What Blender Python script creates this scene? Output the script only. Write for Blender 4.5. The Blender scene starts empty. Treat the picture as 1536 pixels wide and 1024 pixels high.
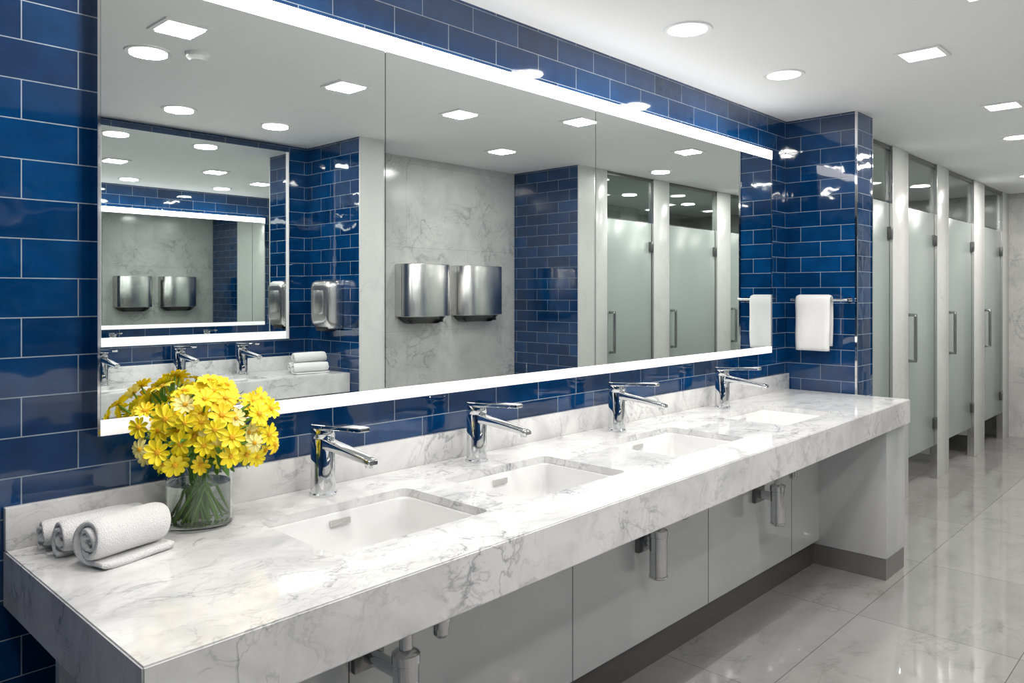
import bpy, bmesh, math, random
from mathutils import Vector, Matrix
random.seed(7)
S = bpy.context.scene
try:
    S.view_settings.view_transform = 'Standard'
    S.view_settings.look = 'None'
except Exception: pass

# ------------------------------------------------------------------ materials
def new_mat(name):
    m = bpy.data.materials.new(name); m.use_nodes = True
    nt = m.node_tree
    return m, nt, nt.nodes['Principled BSDF']
def simple(name, col, rough=.5, metal=0, bump=0, bscale=200, **kw):
    m, nt, b = new_mat(name)
    b.inputs['Base Color'].default_value = (*col, 1)
    b.inputs['Roughness'].default_value = rough
    b.inputs['Metallic'].default_value = metal
    for k, v in kw.items(): b.inputs[k.replace('_', ' ')].default_value = v
    if bump:
        tc = nt.nodes.new('ShaderNodeTexCoord')
        no = nt.nodes.new('ShaderNodeTexNoise'); no.inputs['Scale'].default_value = bscale; no.inputs['Detail'].default_value = 3
        bp = nt.nodes.new('ShaderNodeBump'); bp.inputs['Strength'].default_value = bump; bp.inputs['Distance'].default_value = .004
        nt.links.new(tc.outputs['Object'], no.inputs['Vector'])
        nt.links.new(no.outputs['Fac'], bp.inputs['Height'])
        nt.links.new(bp.outputs['Normal'], b.inputs['Normal'])
    return m
def math_node(nt, op, a, b=None, clamp=False):
    n = nt.nodes.new('ShaderNodeMath'); n.operation = op; n.use_clamp = clamp
    for i, v in enumerate([a, b]):
        if v is None: continue
        if isinstance(v, (int, float)): n.inputs[i].default_value = v
        else: nt.links.new(v, n.inputs[i])
    return n.outputs[0]
def box_uv(nt):
    g = nt.nodes.new('ShaderNodeNewGeometry')
    sp = nt.nodes.new('ShaderNodeSeparateXYZ'); nt.links.new(g.outputs['Position'], sp.inputs[0])
    sn = nt.nodes.new('ShaderNodeSeparateXYZ'); nt.links.new(g.outputs['True Normal'], sn.inputs[0])
    ax = math_node(nt, 'ABSOLUTE', sn.outputs[0]); ay = math_node(nt, 'ABSOLUTE', sn.outputs[1])
    u = math_node(nt, 'ADD', math_node(nt, 'MULTIPLY', sp.outputs[0], ay), math_node(nt, 'MULTIPLY', sp.outputs[1], ax))
    c = nt.nodes.new('ShaderNodeCombineXYZ'); nt.links.new(u, c.inputs[0]); nt.links.new(sp.outputs[2], c.inputs[1])
    return c.outputs[0], g
def tile_mat():
    m, nt, b = new_mat('blue_glazed_tile')
    uv, g = box_uv(nt)
    mp = nt.nodes.new('ShaderNodeMapping'); mp.inputs['Location'].default_value = (-.03, .012, 0)
    nt.links.new(uv, mp.inputs[0])
    br = nt.nodes.new('ShaderNodeTexBrick')
    br.offset = .5
    br.inputs['Scale'].default_value = 1
    br.inputs['Brick Width'].default_value = .222
    br.inputs['Row Height'].default_value = .085
    br.inputs['Mortar Size'].default_value = .0013
    br.inputs['Mortar Smooth'].default_value = .15
    br.inputs['Color1'].default_value = (.0015, .027, .095, 1)
    br.inputs['Color2'].default_value = (.002, .050, .165, 1)
    br.inputs['Mortar'].default_value = (.30, .36, .42, 1)
    nt.links.new(mp.outputs[0], br.inputs['Vector'])
    no = nt.nodes.new('ShaderNodeTexNoise'); no.inputs['Scale'].default_value = 14; no.inputs['Detail'].default_value = 5
    nt.links.new(g.outputs['Position'], no.inputs['Vector'])
    mx = nt.nodes.new('ShaderNodeMix'); mx.data_type = 'RGBA'; mx.blend_type = 'MULTIPLY'; mx.inputs[0].default_value = .5
    rp = nt.nodes.new('ShaderNodeValToRGB'); rp.color_ramp.elements[0].position = .3; rp.color_ramp.elements[0].color = (.55, .55, .6, 1)
    rp.color_ramp.elements[1].position = .7; rp.color_ramp.elements[1].color = (1.3, 1.3, 1.3, 1)
    nt.links.new(no.outputs['Fac'], rp.inputs[0])
    nt.links.new(br.outputs['Color'], mx.inputs[6]); nt.links.new(rp.outputs[0], mx.inputs[7])
    nt.links.new(mx.outputs[2], b.inputs['Base Color'])
    rr = math_node(nt, 'ADD', math_node(nt, 'MULTIPLY', br.outputs['Fac'], .5), .04)
    nt.links.new(rr, b.inputs['Roughness'])
    n2 = nt.nodes.new('ShaderNodeTexNoise'); n2.inputs['Scale'].default_value = 9; n2.inputs['Detail'].default_value = 1
    nt.links.new(g.outputs['Position'], n2.inputs['Vector'])
    h = math_node(nt, 'SUBTRACT', math_node(nt, 'MULTIPLY', n2.outputs['Fac'], 1.0), br.outputs['Fac'])
    bp = nt.nodes.new('ShaderNodeBump'); bp.inputs['Strength'].default_value = .6; bp.inputs['Distance'].default_value = .0025
    nt.links.new(h, bp.inputs['Height']); nt.links.new(bp.outputs['Normal'], b.inputs['Normal'])
    b.inputs['Specular IOR Level'].default_value = .9
    return m
def marble_mat(name, base, dark, scale=1.0, rough=.1, amount=.7, joints=None, vw=1.0, ior=1.5):
    m, nt, b = new_mat(name)
    b.inputs['IOR'].default_value = ior
    g = nt.nodes.new('ShaderNodeNewGeometry')
    mp = nt.nodes.new('ShaderNodeMapping'); mp.inputs['Rotation'].default_value = (.5, .35, .7); mp.inputs['Scale'].default_value = (scale, scale*1.5, scale)
    nt.links.new(g.outputs['Position'], mp.inputs[0])
    def noise(s, det, dist, ro=.55):
        n = nt.nodes.new('ShaderNodeTexNoise'); n.inputs['Scale'].default_value = s; n.inputs['Detail'].default_value = det
        n.inputs['Distortion'].default_value = dist; n.inputs['Roughness'].default_value = ro
        nt.links.new(mp.outputs[0], n.inputs['Vector']); return n.outputs['Fac']
    def vein(s, dist, w):
        f = noise(s, 7, dist)
        a = math_node(nt, 'ABSOLUTE', math_node(nt, 'SUBTRACT', f, .5))
        v = math_node(nt, 'SUBTRACT', 1.0, math_node(nt, 'DIVIDE', a, w*vw), True)
        return math_node(nt, 'POWER', v, 1.6)
    mask = math_node(nt, 'MULTIPLY', math_node(nt, 'SUBTRACT', noise(2.1, 3, 0), .38), 3.2, True)
    v1 = math_node(nt, 'MULTIPLY', vein(2.4, 1.0, .022), mask)
    v2 = math_node(nt, 'MULTIPLY', math_node(nt, 'MULTIPLY', vein(6.5, .9, .036), .55), mask)
    cl = math_node(nt, 'MULTIPLY', math_node(nt, 'SUBTRACT', noise(3.5, 6, .6), .42, True), 1.7)
    tot = math_node(nt, 'ADD', math_node(nt, 'ADD', v1, v2), cl)
    tot = math_node(nt, 'MULTIPLY', tot, amount, True)
    mx = nt.nodes.new('ShaderNodeMix'); mx.data_type = 'RGBA'
    mx.inputs[6].default_value = (*base, 1); mx.inputs[7].default_value = (*dark, 1)
    nt.links.new(tot, mx.inputs[0])
    out = mx.outputs[2]
    if joints:
        uv, _ = box_uv(nt) if joints[0] == 'wall' else (g.outputs['Position'], None)
        br = nt.nodes.new('ShaderNodeTexBrick'); br.offset = joints[4]
        br.inputs['Scale'].default_value = 1; br.inputs['Brick Width'].default_value = joints[1]; br.inputs['Row Height'].default_value = joints[2]
        br.inputs['Mortar Size'].default_value = .0018; br.inputs['Mortar Smooth'].default_value = .1
        br.inputs['Color1'].default_value = (1, 1, 1, 1); br.inputs['Color2'].default_value = (.88, .88, .88, 1)
        br.inputs['Mortar'].default_value = (*joints[3], 1)
        m2 = nt.nodes.new('ShaderNodeMapping'); m2.inputs['Location'].default_value = (.12, .07, 0)
        nt.links.new(uv, m2.inputs[0]); nt.links.new(m2.outputs[0], br.inputs['Vector'])
        mm = nt.nodes.new('ShaderNodeMix'); mm.data_type = 'RGBA'; mm.blend_type = 'MULTIPLY'; mm.inputs[0].default_value = 1
        nt.links.new(out, mm.inputs[6]); nt.links.new(br.outputs['Color'], mm.inputs[7]); out = mm.outputs[2]
    nt.links.new(out, b.inputs['Base Color'])
    b.inputs['Roughness'].default_value = rough
    return m
def emis(name, col, s, sample=True):
    m, nt, b = new_mat(name)
    b.inputs['Base Color'].default_value = (.9, .9, .9, 1)
    b.inputs['Emission Color'].default_value = (*col, 1); b.inputs['Emission Strength'].default_value = s
    if not sample:
        try: m.cycles.emission_sampling = 'NONE'
        except Exception: pass
    return m
TILE = tile_mat()
MARBLE = marble_mat('carrara_marble', (.76, .76, .755), (.27, .285, .31), 1.8, .06, .78)
MARBLEW = marble_mat('grey_marble_wall', (.62, .62, .61), (.29, .30, .31), 1.1, .14, .75, ('wall', 1.2, .6, (.75, .75, .75), .5))
PILM = marble_mat('pale_stone_pilaster', (.66, .67, .66), (.5, .5, .5), .8, .22, .5)
FLOOR = marble_mat('polished_floor_tile', (.39, .385, .375), (.24, .235, .23), .9, .025, .6, ('floor', .9, .6, (.40, .40, .40), .0), ior=2.5)
CEIL = simple('ceiling_paint', (.87, .875, .88), .7)
CHROME = simple('chrome', (.76, .77, .78), .04, 1)
CHROMED = simple('chrome_waste', (.60, .61, .62), .05, 1)
STEEL = simple('brushed_steel', (.72, .71, .70), .27, 1)
HANDLE = simple('polished_handle_steel', (.38, .39, .39), .15, 1)
DKSTEEL = simple('dark_steel', (.2, .2, .2), .3, 1)
BLACK = simple('black_plastic', (.02, .02, .022), .35)
CERAMIC = simple('white_ceramic', (.76, .76, .76), .07, 0)
MIRROR = simple('mirror_silver', (.82, .86, .845), 0.0, 1)
MEDGE = simple('mirror_edge', (.05, .08, .08), .2)
PANEL = simple('grey_lacquer_panel', (.53, .54, .55), .05, IOR=2.0)
KICK = simple('dark_plinth', (.09, .085, .08), .25)
KICKS = simple('stone_grey_plinth', (.18, .17, .16), .3)
TOWEL = simple('white_terry', (.86, .86, .86), .95, 0, bump=1.0, bscale=420)
FROST = simple('frosted_glass', (.36, .41, .395), .25, IOR=1.7)
LED = emis('led_diffuser', (1, .98, .94), 3.8)
LEDW = emis('led_diffuser_soft', (1, .99, .97), .5)
LENS = emis('downlight_lens', (1, .98, .94), 8, False)
WHITE = simple('white_trim', (.85, .85, .85), .4)
PETAL = simple('yellow_petal', (1.0, .80, .01), .5)
PETALB = simple('golden_petal', (.97, .70, .008), .5)
PETAL2 = simple('pale_yellow_petal', (1.0, .90, .32), .5)
PCENT = simple('flower_centre', (.80, .42, .01), .7)
STEM = simple('green_stem', (.20, .42, .05), .5)
LEAF = simple('leaf_green', (.09, .25, .03), .5)
def glass_mat(name, col, ior):
    m, nt, b = new_mat(name)
    b.inputs['Base Color'].default_value = (*col, 1); b.inputs['Roughness'].default_value = 0
    b.inputs['Transmission Weight'].default_value = 1; b.inputs['IOR'].default_value = ior
    return m
GLASS = glass_mat('vase_glass', (.97, 1, .98), 1.45)
WATER = glass_mat('water', (.97, 1, .96), 1.33)
def thin_glass():
    m = bpy.data.materials.new('clear_transom_glass'); m.use_nodes = True; nt = m.node_tree
    nt.nodes.clear()
    o = nt.nodes.new('ShaderNodeOutputMaterial'); mix = nt.nodes.new('ShaderNodeMixShader')
    t = nt.nodes.new('ShaderNodeBsdfTransparent'); t.inputs[0].default_value = (.68, .74, .72, 1)
    g = nt.nodes.new('ShaderNodeBsdfGlossy'); g.inputs['Roughness'].default_value = .01
    f = nt.nodes.new('ShaderNodeLayerWeight'); f.inputs[0].default_value = .5
    p = math_node(nt, 'POWER', f.outputs['Facing'], 3.5)
    p = math_node(nt, 'ADD', math_node(nt, 'MULTIPLY', p, .75), .06, True)
    nt.links.new(p, mix.inputs[0]); nt.links.new(t.outputs[0], mix.inputs[1]); nt.links.new(g.outputs[0], mix.inputs[2])
    nt.links.new(mix.outputs[0], o.inputs[0]); return m
CLEAR = thin_glass()

# ------------------------------------------------------------------ helpers
def link(o, parent=None):
    S.collection.objects.link(o)
    if parent: o.parent = parent
    return o
def empty(name, loc=(0, 0, 0), rz=0):
    e = bpy.data.objects.new(name, None); e.location = loc; e.rotation_euler[2] = rz; e.empty_display_size = .05
    return link(e)
def from_bm(name, bm, mats, parent=None, smooth=False, angle=None):
    me = bpy.data.meshes.new(name); bmesh.ops.recalc_face_normals(bm, faces=bm.faces)
    bm.to_mesh(me); bm.free()
    for mt in (mats if isinstance(mats, (list, tuple)) else [mats]): me.materials.append(mt)
    if smooth:
        for p in me.polygons: p.use_smooth = True
        if angle:
            try: me.set_sharp_from_angle(angle=math.radians(angle))
            except Exception: pass
    o = bpy.data.objects.new(name, me)
    return link(o, parent)
def bm_box(bm, x0, x1, y0, y1, z0, z1, bevel=0, seg=2):
    r = bmesh.ops.create_cube(bm, size=1)
    for v in r['verts']:
        v.co = Vector(((x0+x1)/2 + v.co.x*(x1-x0), (y0+y1)/2 + v.co.y*(y1-y0), (z0+z1)/2 + v.co.z*(z1-z0)))
    if bevel:
        es = list({e for v in r['verts'] for e in v.link_edges})
        bmesh.ops.bevel(bm, geom=es, offset=bevel, segments=seg, affect='EDGES', profile=.5)
def box(name, x0, x1, y0, y1, z0, z1, mat, bevel=0, parent=None):
    bm = bmesh.new(); bm_box(bm, x0, x1, y0, y1, z0, z1, bevel)
    return from_bm(name, bm, mat, parent, smooth=bevel > 0, angle=35)
def bm_tube(bm, pts, r, seg=16, cap=True, mi=0):
    rings = []; n = len(pts); pts = [Vector(p) for p in pts]
    rr = r if isinstance(r, (list, tuple)) else [r]*n
    prev = None
    for i, p in enumerate(pts):
        if i == 0: t = pts[1]-p
        elif i == n-1: t = p-pts[-2]
        else: t = (pts[i+1]-pts[i]).normalized() + (p-pts[i-1]).normalized()
        if t.length < 1e-9: t = pts[min(i+1, n-1)]-pts[max(i-1, 0)]
        t.normalize()
        if prev is None:
            a = Vector((0, 0, 1)) if abs(t.z) < .9 else Vector((1, 0, 0))
            u = t.cross(a).normalized()
        else: u = (prev - t*prev.dot(t)).normalized()
        prev = u; w = t.cross(u)
        rings.append([bm.verts.new(p + rr[i]*(u*math.cos(2*math.pi*k/seg)+w*math.sin(2*math.pi*k/seg))) for k in range(seg)])
    for a, b in zip(rings, rings[1:]):
        for k in range(seg):
            f = bm.faces.new((a[k], a[(k+1) % seg], b[(k+1) % seg], b[k])); f.material_index = mi
    if cap:
        bm.faces.new(rings[0]).material_index = mi; bm.faces.new(rings[-1][::-1]).material_index = mi
def tube(name, pts, r, mat, parent=None, seg=20):
    bm = bmesh.new(); bm_tube(bm, pts, r, seg)
    return from_bm(name, bm, mat, parent, True, 40)
def lathe(name, prof, mat, parent=None, seg=48, loc=(0, 0, 0)):
    bm = bmesh.new(); rings = []
    for (r, z) in prof:
        if r < 1e-6: rings.append([bm.verts.new((loc[0], loc[1], loc[2]+z))])
        else: rings.append([bm.verts.new((loc[0]+r*math.cos(2*math.pi*k/seg), loc[1]+r*math.sin(2*math.pi*k/seg), loc[2]+z)) for k in range(seg)])
    for a, b in zip(rings, rings[1:]):
        for k in range(seg):
            k2 = (k+1) % seg
            if len(a) == 1 and len(b) == 1: continue
            if len(a) == 1: bm.faces.new((a[0], b[k2], b[k]))
            elif len(b) == 1: bm.faces.new((a[k], a[k2], b[0]))
            else: bm.faces.new((a[k], a[k2], b[k2], b[k]))
    return from_bm(name, bm, mat, parent, True, 35)
def rrect(cx, cy, w, h, r, n=6):
    pts = []
    for (sx, sy, a0) in ((1, 1, 0), (-1, 1, 90), (-1, -1, 180), (1, -1, 270)):
        for i in range(n+1):
            a = math.radians(a0+90*i/n)
            pts.append((cx+sx*(w/2-r)+r*math.cos(a), cy+sy*(h/2-r)+r*math.sin(a)))
    return pts
def loft(bm, loops, cap0=False, cap1=False, mi=0):
    vs = [[bm.verts.new(p) for p in L] for L in loops]
    n = len(vs[0])
    for a, b in zip(vs, vs[1:]):
        for k in range(n):
            bm.faces.new((a[k], a[(k+1) % n], b[(k+1) % n], b[k])).material_index = mi
    if cap0: bm.faces.new(vs[0]).material_index = mi
    if cap1: bm.faces.new(vs[-1][::-1]).material_index = mi

# ------------------------------------------------------------------ room shell
CH = 2.378
XL, XR = -1.6, 8.87
box('floor', XL-.1, XR+.1, -3.6, 1.5, -.1, 0, FLOOR)
box('ceiling', XL-.1, XR+.1, -3.6, 1.5, CH, CH+.1, CEIL)
box('wall_back', XL, 4.27, 0, .1, 0, CH, TILE)
box('wall_left', XL-.1, XL, -3.5, .1, 0, CH, TILE)
box('wall_right', XR, XR+.1, -3.5, 1.4, 0, CH, MARBLEW)
box('wall_stall_back', 4.5, XR, 1.3, 1.4, 0, CH, MARBLEW)
box('wall_pier_back', 4.27, 4.50, -.386, 1.3, 0, CH, TILE)
box('trim_1', 4.262, 4.274, -.391, -.38, 0, CH, CHROME)
box('trim_2', 4.496, 4.505, -.391, -.38, 0, CH, CHROME)
box('wall_front', XL, 2.83, -2.9, -2.8, 0, CH, TILE)
box('wall_pier_front', 2.83, 3.01, -2.9, -2.205, 0, CH, TILE)
box('trim_3', 2.828, 3.012, -2.205, -2.195, 0, CH, PILM)
box('wall_recess_front', 3.01, 4.6, -2.65, -2.55, 0, CH, MARBLEW)
box('wall_stall_front_side', 4.6, 4.79, -3.3, -1.885, 0, CH, TILE)
box('trim_4', 4.598, 4.792, -1.885, -1.875, 0, CH, PILM)
box('wall_stall_front', 4.79, XR, -3.4, -3.3, 0, CH, MARBLEW)

# ------------------------------------------------------------------ stalls
def door(x0, x1, y, side):
    e = empty('toilet_stall_door')
    s = -side
    g = .008
    box('frosted_panel', x0+g, x1-g, y-.006, y+.006, .25, 2.0, FROST, .002, e)
    box('transom_glass', x0+g, x1-g, y-.004, y+.004, 2.01, CH-.02, CLEAR, 0, e)
    box('head_rail', x0+.002, x1-.002, y-.012, y+.012, CH-.03, CH-.002, DKSTEEL, 0, e)
    for z in (.42, 1.80):
        box('hinge', x1-.045, x1-.004, y+s*.018-.012, y+s*.018+.012, z-.04, z+.04, DKSTEEL, .003, e)
    hx = x0+.055; yy = y+s*.055
    bm = bmesh.new()
    bm_tube(bm, [(hx, y+s*.006, .93), (hx, yy, .93), (hx, yy+.0001, .945), (hx, yy, 1.235), (hx, yy, 1.25), (hx, y+s*.006, 1.25)], .012, 12)
    from_bm('pull_handle', bm, HANDLE, e, True, 50)
    return e
def pilaster(x0, x1, y, t=.05):
    e = empty('stall_pilaster')
    box('stone_post', x0+.004, x1, y-t/2, y+t/2, .0, CH-.001, PILM, .002, e)
    box('edge_strip', x0, x0+.004, y-t/2, y+t/2, 0, CH-.001, STEEL, 0, e)
    return e
YS = -.18
pilaster(4.505, 4.72, YS)
for a, b in ((4.72, 5.43), (5.76, 6.44), (6.76, 7.53), (7.90, 8.60)): door(a, b, YS, 1)
for a, b in ((5.43, 5.76), (6.44, 6.76), (7.53, 7.90), (8.60, 8.868)): pilaster(a, b, YS)
for i, x in enumerate((5.6, 6.6, 7.7)):
    box('stall_partition', x-.015, x+.015, YS+.03, 1.298, .15, 2.0, PILM)
YF = -1.9
pilaster(4.795, 4.96, YF)
for a, b in ((4.96, 5.62), (5.87, 6.71), (6.98, 7.70), (8.0, 8.65)): door(a, b, YF, -1)
for a, b in ((5.62, 5.87), (6.71, 6.98), (7.70, 8.0), (8.65, 8.868)): pilaster(a, b, YF)
for x in (5.75, 6.85, 7.85):
    box('stall_partition', x-.015, x+.015, -3.298, YF-.03, .15, 2.0, PILM)

# ------------------------------------------------------------------ vanity
def slab(name, corners, z0, z1, holes, mat, parent):
    bm = bmesh.new()
    loft(bm, [[(x, y, z0) for x, y in corners], [(x, y, z1) for x, y in corners]], True, True)
    bmesh.ops.recalc_face_normals(bm, faces=bm.faces)
    bmesh.ops.bevel(bm, geom=list(bm.edges), offset=.003, segments=2, affect='EDGES')
    o = from_bm(name, bm, mat, parent)
    for (cx, cy, w, h) in holes:
        b2 = bmesh.new(); L = rrect(cx, cy, w, h, .022)
        loft(b2, [[(x, y, z0-.05) for x, y in L], [(x, y, z1+.05) for x, y in L]], True, True)
        c = from_bm('cut', b2, mat)
        md = o.modifiers.new('b', 'BOOLEAN'); md.object = c; md.operation = 'DIFFERENCE'; md.solver = 'EXACT'
        bpy.context.view_layer.objects.active = o
        bpy.ops.object.modifier_apply(modifier='b')
        bpy.data.objects.remove(c, do_unlink=True)
    return o
def sink(cx, cy, w, h, zt, sgn=1):
    e = empty('undermount_sink')
    z = zt-.022
    bm = bmesh.new()
    def L(i, zz, r): return [(x, y, zz) for x, y in rrect(cx, cy, w-2*i, h-2*i, r)]
    loft(bm, [L(.030, z-.145, .05), L(.002, z-.10, .022), L(.001, z, .021), L(.008, z, .022), L(.010, z-.004, .022), L(.018, z-.07, .030), L(.026, z-.105, .045), L(.045, z-.122, .05), L(.11, z-.128, .05)], True, True)
    from_bm('basin', bm, CERAMIC, e, True, 60)
    lathe('drain_ring', [(.0, .006), (.012, .006), (.015, .003), (.026, .003), (.028, 0)], CHROME, e, 32, (cx, cy+.03*sgn, z-.128))
    yb = cy+sgn*(h/2-.0155)
    b2 = bmesh.new(); bm_box(b2, cx-.030, cx+.030, yb-.004, yb+.003, z-.030, z-.014, .001)
    for k in range(3): bm_box(b2, cx-.026, cx+.026, yb-sgn*.0045-.0006, yb-sgn*.0045+.0006, z-.028+k*.0045, z-.0256+k*.0045)
    from_bm('overflow_grille', b2, STEEL, e)
    return e
def faucet(x, y, z, rz=0):
    e = empty('basin_faucet', (x, y, z), rz)
    lathe('body', [(0, 0), (.037, 0), (.037, .006), (.033, .009), (.0325, .150), (.0315, .152), (.0315, .155), (.0325, .157), (.0325, .176), (.0305, .180), (0, .180)], CHROME, e, 48)
    bm = bmesh.new()
    def outline(zz, g=0):
        pts = []
        for i in range(13):
            a = math.pi*i/12
            pts.append(((.0335-g)*math.cos(a), (.0335-g)*math.sin(a), zz))
        pts += [(-.022+g, -.10, zz+.004), (-.018+g, -.185+g, zz+.009), (-.014+g, -.190+g, zz+.009), (.014-g, -.190+g, zz+.009), (.018-g, -.185+g, zz+.009), (.022-g, -.10, zz+.004)]
        return pts
    loft(bm, [outline(.181, .002), outline(.183), outline(.190), outline(.192, .002)], True, True)
    from_bm('lever', bm, CHROME, e, True, 35)
    bm = bmesh.new()
    def sec(yy, zz, w, t, r=.003): return [(p, yy, q) for p, q in rrect(0, zz, w, t, r, 3)]
    loft(bm, [sec(-.02, .142, .040, .028), sec(-.06, .137, .036, .023), (sec(-.20, .121, .030, .016)), sec(-.222, .118, .029, .014), sec(-.226, .118, .025, .010)], True, True)
    from_bm('spout', bm, CHROME, e, True, 40)
    lathe('aerator', [(0, 0), (.009, 0), (.010, .002), (.010, .010), (0, .010)], STEEL, e, 24, (0, -.207, .103))
    return e
ZC = .86
sinks = [(1.13, .45), (1.715, .45), (2.465, .48), (3.305, .49)]
van = empty('vanity_counter')
slab('marble_top', [(.44, -.001), (.44, -.745), (4.260, -.655), (4.260, -.001)], ZC-.12, ZC,
     [(x, -.37, w, .335) for x, w in sinks], MARBLE, van)
box('backsplash', .44, 4.260, -.02, -.001, ZC, ZC+.09, MARBLE, .002, van)
box('back_panel', .46, 3.98, -.30, -.28, .13, ZC-.12, PANEL, 0, van)
box('back_filler', .46, 3.98, -.28, -.002, .13, .3, PANEL, 0, van)
for x in (1.10, 1.97, 2.85, 3.65): box('panel_seam', x-.0015, x+.0015, -.3008, -.2995, .13, ZC-.12, KICK, 0, van)
box('plinth', .46, 3.98, -.27, -.25, 0, .13, KICK, 0, van)
box('end_support', 3.98, 4.258, -.63, -.002, .105, ZC-.12, PANEL, .003, van)
box('end_support_plinth', 3.984, 4.254, -.626, -.004, 0, .105, KICKS, 0, van)
box('left_support', .47, .50, -.62, -.30, 0, ZC-.12, PANEL, 0, van)
for x, w in sinks: sink(x, -.37, w, .335, ZC)
for x in (1.155, 1.727, 2.491, 3.337): faucet(x, -.10, ZC)

def trap(x, y, dv=.15):
    e = empty('bottle_trap')
    lathe('trap_cup', [(0, 0), (.030, 0), (.034, .004), (.034, .010), (.0315, .012), (.0315, .148), (.034, .150), (.034, .172), (.028, .177), (.016, .180), (.016, .305), (0, .305)], CHROMED, e, 32, (x, y, .38))
    tube('waste_pipe', [(x, y, .50), (x, -.301, .50)], .020, CHROMED, e)
    box('pipe_bracket', x-.045, x+.045, -.318, -.3005, .465, .535, DKSTEEL, .003, e)
    vx = x+dv
    tube('valve_stem', [(vx, y, .690), (vx, y, .60)], .009, CHROMED, e, 12)
    lathe('valve_body', [(0, 0), (.014, 0), (.020, .008), (.020, .038), (.024, .040), (.024, .05), (.012, .055), (0, .055)], CHROMED, e, 20, (vx, y, .555))
    tube('valve_pipe', [(vx-.004, y, .585), (vx-.004, -.301, .585)], .012, CHROMED, e, 12)
trap(1.15, -.46, .11); trap(2.37, -.37, .17); trap(3.28, -.40, .16)

van2 = empty('vanity_counter')
ZO = .90
osk = [(1.55, .44), (2.1, .44), (.9, .44), (.3, .44)]
slab('marble_top', [(-.6, -2.3), (-.6, -2.799), (2.828, -2.799), (2.828, -2.3)], ZO-.12, ZO, [(x, -2.53, w, .28) for x, w in osk], MARBLE, van2)
box('backsplash', -.6, 2.828, -2.799, -2.78, ZO, ZO+.09, MARBLE, .002, van2)
box('back_panel', -.58, 2.828, -2.60, -2.58, .13, ZO-.12, PANEL, 0, van2)
box('plinth', -.58, 2.828, -2.63, -2.61, 0, .13, KICK, 0, van2)
for x, w in osk: sink(x, -2.53, w, .28, ZO, sgn=-1)
for x in (.3, .9, 1.51, 1.934, 2.32): faucet(x, -2.72, ZO, math.pi)

# ------------------------------------------------------------------ mirrors
def mirror(xs, ywall, s, z0, z1, top_strip=True):
    e = empty('wall_mirror')
    yf = ywall+s*.05
    a, b = xs[0], xs[-1]
    def yb(y0, y1): return (min(y0, y1), max(y0, y1))
    y0, y1 = yb(ywall+s*.001, yf-s*.006)
    box('backing', a+.004, b-.004, y0, y1, z0+.002, z1-.002, MEDGE, 0, e)
    for p, q in zip(xs, xs[1:]):
        y0, y1 = yb(yf-s*.006, yf)
        box('glass_pane', p+.0015, q-.0015, y0, y1, z0, z1, MIRROR, 0, e)
    y0, y1 = yb(ywall+s*.001, yf+s*.004)
    if top_strip:
        box('led_strip_top', a, b, y0, y1, z1+.001, z1+.048, LED, .002, e)
        box('end_cap', b, b+.004, y0, y1, z1+.001, z1+.048, WHITE, 0, e)
    zb = z0-(.036 if top_strip else .05)
    box('led_strip_bottom', a, b, y0, y1, zb, z0-.001, LEDW, .002, e)
    y0, y1 = yb(ywall+s*.001, yf+s*.002)
    box('side_rail_l', a-.006, a, y0, y1, zb, z1, CHROME if top_strip else WHITE, 0, e)
    box('side_rail_r', b, b+.004 if top_strip else b+.02, y0, y1, z0 if top_strip else zb, z1, CHROME if top_strip else WHITE, 0, e)
    return e
mirror([.614, 1.400, 2.420, 3.966], 0, -1, 1.118, 2.118)
mirror([1.515, 2.64], -2.8, 1, 1.155, 2.325, False)

# ------------------------------------------------------------------ dispensers
def dispenser(x0, x1, yw, z0, z1):
    e = empty('paper_towel_dispenser')
    cx = (x0+x1)/2; w = x1-x0; D = .18
    def L(g, z, d=D):
        pts = []
        n = 20
        for i in range(n+1):
            t = -1+2*i/n
            xx = cx + (w/2-g)*t
            yy = yw + .08 + (d-.08-g)*math.sqrt(max(0, 1-abs(t)**2.6))
            pts.append((xx, yy, z))
        pts += [(cx+w/2-g, yw+.001, z), (cx-w/2+g, yw+.001, z)]
        return pts
    bm = bmesh.new()
    loft(bm, [L(.008, z0+.04), L(0, z0+.045), L(0, z1-.008), L(.003, z1-.002), L(.010, z1)], True, True)
    from_bm('steel_cover', bm, STEEL, e, True, 40)
    bm = bmesh.new()
    loft(bm, [L(.11, z0-.012, .12), L(.08, z0-.006, .13), L(.04, z0+.02, .145), L(.025, z0+.04)], True, True)
    from_bm('black_outlet', bm, BLACK, e, True, 40)
    lathe('key_lock', [(0, 0), (.012, 0), (.012, .05), (0, .05)], BLACK, e, 20, (x1-.10, yw+.125, z0+.0))
    box('seam', cx-w/2-.001, cx-w/2+.002, yw+.075, yw+.078, z0+.05, z1-.01, BLACK, 0, e)
dispenser(3.375, 3.80, -2.55, 1.195, 1.61)
dispenser(3.90, 4.345, -2.55, 1.195, 1.61)
def dryer(x, yc, z0, z1):
    e = empty('hand_dryer')
    bm = bmesh.new()
    def L(xx, w, h, r, dz=0): return [(xx, p, q) for p, q in rrect(yc, (z0+z1)/2+dz, w, h, r, 5)]
    H = z1-z0
    loft(bm, [L(x-.001, .21, H-.02, .03), L(x-.03, .22, H, .04), L(x-.09, .215, H-.01, .045), L(x-.115, .19, H-.05, .04, .01), L(x-.12, .15, H-.10, .03, .01)], True, True)
    from_bm('cover', bm, STEEL, e, True, 60)
    box('air_outlet', x-.10, x-.03, yc-.06, yc+.06, z0-.01, z0+.012, BLACK, .003, e)
    box('front_ridge', x-.124, x-.116, yc-.055, yc+.055, z0+.1, z1-.07, STEEL, .003, e)
dryer(2.83, -2.48, 1.17, 1.49)

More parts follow.
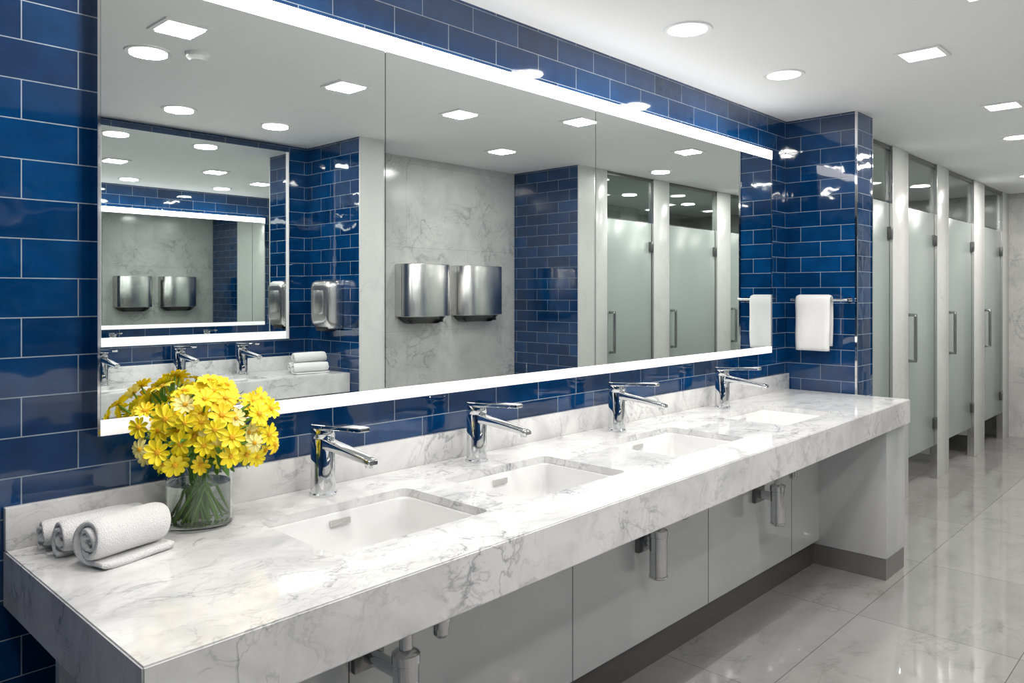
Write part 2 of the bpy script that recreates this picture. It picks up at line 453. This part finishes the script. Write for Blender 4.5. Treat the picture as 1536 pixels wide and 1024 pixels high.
# ------------------------------------------------------------------ towel bar + towel
tb = empty('towel_rail')
BX, BZ = 4.20, 1.365
bm = bmesh.new(); bm_tube(bm, [(BX, -.055, BZ), (BX, -.365, BZ)], .008, 16)
for yy in (-.075, -.35):
    bm_tube(bm, [(4.2695, yy, BZ), (BX, yy, BZ)], .007, 12); bm_tube(bm, [(4.2695, yy, BZ), (4.262, yy, BZ)], .017, 20)
from_bm('rail', bm, CHROME, tb, True, 40)
def hang_towel(yc, w, bx, bz, la, lb):
    prof = []
    R = .020
    for i in range(14): prof.append((bx-R-.004*math.sin(i*.5), bz-la+la*i/14))
    for i in range(9):
        a = math.pi-math.pi*i/8; prof.append((bx+R*math.cos(a), bz+R*math.sin(a)))
    for i in range(1, 14): prof.append((bx+R, bz-lb*i/13))
    bm = bmesh.new(); M = 14; th = .009
    def grid(off):
        rows = []
        for i, (px, pz) in enumerate(prof):
            a = prof[max(i-1, 0)]; b = prof[min(i+1, len(prof)-1)]
            t = Vector((b[0]-a[0], b[1]-a[1])).normalized(); n = Vector((-t.y, t.x))
            row = []
            for j in range(M+1):
                v = j/M-.5
                wv = .004*math.sin(v*9+pz*7)*min(1, (bz+.02-pz)*6)
                edge = 1-.55*max(0, (abs(v)-.42)/.08)**2
                row.append(bm.verts.new((px+n.x*off*edge+wv*(1 if px < bx else -.3), yc+v*w*(1+.03*math.sin(pz*11)), pz+n.y*off*edge)))
            rows.append(row)
        return rows
    A = grid(th); B = grid(-th)
    n = len(prof)
    for i in range(n-1):
        for j in range(M):
            bm.faces.new((A[i][j], A[i][j+1], A[i+1][j+1], A[i+1][j])); bm.faces.new((B[i][j], B[i+1][j], B[i+1][j+1], B[i][j+1]))
        for j in (0, M): bm.faces.new((A[i][j], A[i+1][j], B[i+1][j], B[i][j]))
    for i in (0, n-1):
        for j in range(M): bm.faces.new((A[i][j], A[i][j+1], B[i][j+1], B[i][j]))
    return bm
from_bm('hanging_hand_towel', hang_towel(-.185, .185, BX, BZ, .275, .25), TOWEL, None, True)

# ------------------------------------------------------------------ rolled towels
def roll(name, x0, x1, yc, zb, R, turns=3.4, tail=0, rz=0, parent=None):
    bm = bmesh.new(); pts = []
    n = int(turns*26); pitch = (R-.006)/turns; th = pitch*.40
    end = -math.pi/2
    for i in range(n+1):
        t = i/n; a = end-(1-t)*turns*2*math.pi
        r = .006+(R-.006-th)*t
        pts.append((Vector((-math.cos(a)*r, math.sin(a)*r)), Vector((-math.cos(a), math.sin(a)))))
    if tail:
        k = 7
        for i in range(1, k+1):
            pts.append((Vector((-tail*i/k, -(R-th))), Vector((0, -1))))
    M = 14; L = x1-x0
    cols = []
    for j in range(M+1):
        s = .5-.5*math.cos(math.pi*j/M)
        sc = 1-.06*(abs(2*s-1)**10)
        x = -L/2+L*s
        row = []
        for idx, (p, nn) in enumerate(pts):
            wob = 1+.02*math.sin(s*7+idx*.15)+.012*math.sin(idx*.6)
            t2 = th*(1-.40*abs(2*s-1)**14)
            xo = x+.004*math.sin(idx*.35)*abs(2*s-1)
            a = p*sc*wob
            row.append((bm.verts.new((xo, (a+nn*t2).x, (a+nn*t2).y)), bm.verts.new((xo, (a-nn*t2).x, (a-nn*t2).y))))
        cols.append(row)
    m = len(pts)
    for j in range(M):
        for i in range(m-1):
            bm.faces.new((cols[j][i][0], cols[j][i+1][0], cols[j+1][i+1][0], cols[j+1][i][0]))
            bm.faces.new((cols[j][i][1], cols[j+1][i][1], cols[j+1][i+1][1], cols[j][i+1][1]))
        for i in (0, m-1):
            bm.faces.new((cols[j][i][0], cols[j+1][i][0], cols[j+1][i][1], cols[j][i][1]))
    for j in (0, M):
        for i in range(m-1):
            bm.faces.new((cols[j][i][0], cols[j][i][1], cols[j][i+1][1], cols[j][i+1][0]))
    zmin = min(v.co.z for v in bm.verts)
    bmesh.ops.rotate(bm, verts=bm.verts, cent=(0, 0, 0), matrix=Matrix.Rotation(rz, 3, 'Z'))
    bmesh.ops.translate(bm, verts=bm.verts, vec=((x0+x1)/2, yc, zb-zmin))
    return from_bm(name, bm, TOWEL, parent, True)
roll('rolled_towel', .520, .683, -.232, ZC+.0005, .050, 2.8, .045, .26)
roll('rolled_towel', .502, .680, -.132, ZC+.0005, .040, 2.6, 0, .18)
roll('rolled_towel', .492, .668, -.064, ZC+.0005, .033, 2.6, 0, .08)
roll('rolled_towel', 2.52, 2.75, -2.45, ZO+.0005, .036, 3, .03, math.pi+.1)
roll('rolled_towel', 2.54, 2.76, -2.53, ZO+.0005, .036, 3, 0, .1)
roll('rolled_towel', 2.54, 2.76, -2.49, ZO+.066, .034, 3, 0, .05)

# ------------------------------------------------------------------ flowers in vase
VX, VY = .806, -.122
fl = empty('vase_of_yellow_flowers')
VH = .165; VR = .073
lathe('vase', [(0, 0), (VR-.003, 0), (VR, .004), (VR, VH-.002), (VR-.0015, VH), (VR-.003, VH-.002), (VR-.003, .012), (VR-.006, .009), (0, .009)], GLASS, fl, 56, (VX, VY, ZC+.0005))
lathe('water', [(0, .0098), (VR-.008, .0098), (VR-.0036, .013), (VR-.0036, .10), (0, .10)], WATER, fl, 56, (VX, VY, ZC+.0005))
CX, CZ = VX+.010, 1.088
blooms = []
tries = 0
while len(blooms) < 82 and tries < 20000:
    tries += 1
    d = Vector((random.gauss(0, 1), random.gauss(0, 1), random.gauss(0, 1))).normalized()
    if d.z < -.60 or d.y > .75: continue
    k = random.uniform(.74, 1.20)
    p = Vector((CX+d.x*.136*k, VY-.016+d.y*.126*k, CZ-.015+d.z*.105*k))
    if p.y > -.095: p.y = -.095-random.uniform(0, .02)
    if p.z < ZC+.14: continue
    if any((p-q[0]).length < .032 for q in blooms): continue
    blooms.append((p, d))
bm = bmesh.new()
for p, d in blooms:
    dirn = (d*.8+Vector((random.uniform(-.6, .2), random.uniform(-.8, -.1), random.uniform(-.15, .45)))).normalized()
    q = dirn.to_track_quat('Z', 'Y').to_matrix()
    R = random.uniform(.021, .031); n = random.choice((8, 8, 9, 10)); cup = random.uniform(-.25, .40)
    rr_ = random.random(); mi = 0 if rr_ < .64 else (3 if rr_ < .88 else 1)
    a0 = random.uniform(0, 6)
    for k in range(n):
        a = a0+2*math.pi*k/n+random.uniform(-.08, .08)
        u = Vector((math.cos(a), math.sin(a), 0)); w = Vector((-math.sin(a), math.cos(a), 0))
        Rl = R*random.uniform(.86, 1.08)
        W = 1.85/n
        rows = []
        for (t, hw) in ((.12, .28), (.40, .80), (.68, 1.12), (.88, .92), (1.0, .30)):
            hw *= W
            zz = Rl*(cup*t*t*.9) + (-.08*Rl if t == 1 else 0)
            c = u*Rl*t+Vector((0, 0, zz))
            rows.append([bm.verts.new(p+q@(c+w*Rl*hw*s+Vector((0, 0, Rl*.11*abs(s))))) for s in (-1, 0, 1)])
        for A, B in zip(rows, rows[1:]):
            for s in range(2):
                f = bm.faces.new((A[s], A[s+1], B[s+1], B[s])); f.material_index = mi; f.smooth = True
    top = bm.verts.new(p+q@Vector((0, 0, R*.24)))
    r1 = [bm.verts.new(p+q@Vector((R*.17*math.cos(x*math.pi/4), R*.17*math.sin(x*math.pi/4), R*.20))) for x in range(8)]
    r2 = [bm.verts.new(p+q@Vector((R*.26*math.cos(x*math.pi/4), R*.26*math.sin(x*math.pi/4), -.02*R))) for x in range(8)]
    for x in range(8):
        for f in (bm.faces.new((top, r1[x], r1[(x+1) % 8])), bm.faces.new((r1[x], r2[x], r2[(x+1) % 8], r1[(x+1) % 8]))):
            f.material_index = 2
me = bpy.data.meshes.new('blooms'); bm.to_mesh(me); bm.free()
for m_ in (PETAL, PETAL2, PCENT, PETALB): me.materials.append(m_)
link(bpy.data.objects.new('blooms', me), fl)
bm = bmesh.new()
for i, (p, d) in enumerate(blooms):
    a = math.atan2(d.y, d.x)
    neck = Vector((VX+.045*math.cos(a)*random.random(), VY+.045*math.sin(a)*random.random(), ZC+VH+random.uniform(-.02, .01)))
    if i % 4 != 0:
        base = Vector((VX-.058*math.cos(a)*random.uniform(.1, 1), VY-.058*math.sin(a)*random.uniform(.1, 1), ZC+.014))
        mid = base.lerp(neck, .5)+Vector((random.uniform(-.012, .012), random.uniform(-.012, .012), 0))
        pts = [base, mid, neck, neck.lerp(p, .55)+Vector((0, 0, .012)), p-Vector((0, 0, .002))]
    else: pts = [neck, neck.lerp(p, .55)+Vector((0, 0, .012)), p-Vector((0, 0, .002))]
    bm_tube(bm, pts, .0023, 6)
from_bm('stems', bm, STEM, fl, True)
bm = bmesh.new()
for i in range(110):
    d = Vector((random.gauss(0, 1), random.gauss(0, 1), random.gauss(0, .8)-.3)).normalized()
    p = Vector((CX+d.x*.09, min(-.09, VY-.02+d.y*.085), CZ-.02+d.z*.07))
    q = d.to_track_quat('Y', 'Z').to_matrix(); L = random.uniform(.035, .058)
    rows = []
    for t, hw in ((0, .02), (.3, .11), (.6, .13), (1, .01)):
        rows.append([bm.verts.new(p+q@Vector((s*hw*L, t*L, -.25*L*t*t+abs(s)*.03*L))) for s in (-1, 0, 1)])
    for r in rows:
        for v in r: v.co.y = min(v.co.y, -.070); v.co.z = max(v.co.z, ZC+.13)
    for A, B in zip(rows, rows[1:]):
        for s in range(2): bm.faces.new((A[s], A[s+1], B[s+1], B[s])).smooth = True
me = bpy.data.meshes.new('leaves'); bm.to_mesh(me); bm.free(); me.materials.append(LEAF)
link(bpy.data.objects.new('leaves', me), fl)

# ------------------------------------------------------------------ ceiling lights
def arealight(e, x, y, shape, size, power):
    l = bpy.data.lights.new('lamp', 'AREA'); l.shape = shape; l.size = size; l.energy = power; l.color = (1, .965, .915)
    o = bpy.data.objects.new('lamp', l); o.location = (x, y, CH-.012); link(o, e)
PW = 6.0
def round_light(x, y, p=PW):
    e = empty('round_downlight')  # also builds the added fill lamps
    lathe('trim_ring', [(.072, -.0005), (.072, -.004), (.088, -.006), (.092, -.0005)], WHITE, e, 40, (x, y, CH))
    lathe('lens', [(0, -.003), (.072, -.003), (.072, -.001), (0, -.001)], LENS, e, 40, (x, y, CH))
    arealight(e, x, y, 'DISK', .14, p)
def square_light(x, y, p=PW):
    e = empty('square_downlight')
    bm = bmesh.new()
    z0, z1, a, b = CH-.006, CH-.0005, .070, .086
    bm_box(bm, x-b, x+b, y-b, y-a, z0, z1); bm_box(bm, x-b, x+b, y+a, y+b, z0, z1)
    bm_box(bm, x-b, x-a, y-a, y+a, z0, z1); bm_box(bm, x+a, x+b, y-a, y+a, z0, z1)
    from_bm('trim_frame', bm, WHITE, e)
    box('lens', x-.07, x+.07, y-.07, y+.07, CH-.003, CH-.0008, LENS, 0, e)
    arealight(e, x, y, 'SQUARE', .13, p)
for x in (.75, 2.52, 3.34): round_light(x, -.40)  # first one is out of view, kept only for its light
for x, y in ((.1, -1.0), (1.22, -1.05), (2.10, -1.28), (2.85, -1.30), (3.44, -.94), (4.68, -.98), (6.1, -1.0), (7.3, -1.0), (8.2, -1.0)): square_light(x, y)
for x, y in ((5.68, -.86), (5.3, -1.6), (6.7, -1.5), (1.25, -1.42), (7.6, -.6)): round_light(x, y)
for x in (.6, 1.75, 2.31): round_light(x, -2.3)
square_light(3.79, -1.90)
for x in (5.1, 6.1, 7.15): round_light(x, .5, 6)  # unseen fill lamps added in the stalls to brighten the transoms
for x in (5.3, 6.3, 7.4): round_light(x, -2.6, 6)  # same added fill behind the opposite doors, no known fixtures there
lathe('smoke_detector', [(0, -.03), (.03, -.03), (.045, -.018), (.05, -.0005)], WHITE, None, 32, (1.40, -1.30, CH))

w = bpy.data.worlds.new('World'); S.world = w; w.use_nodes = True
w.node_tree.nodes['Background'].inputs[0].default_value = (.8, .85, .9, 1); w.node_tree.nodes['Background'].inputs[1].default_value = .3

# ------------------------------------------------------------------ camera
cam = bpy.data.cameras.new('Camera'); co = bpy.data.objects.new('Camera', cam); S.collection.objects.link(co)
co.location = (0, -1.9, 1.4)
co.rotation_euler = (math.radians(90), 0, math.radians(43.57-90))
cam.sensor_width = 36; cam.lens = 1158.6/1536*36; cam.shift_y = -72/1536; cam.clip_start = .02
S.camera = co
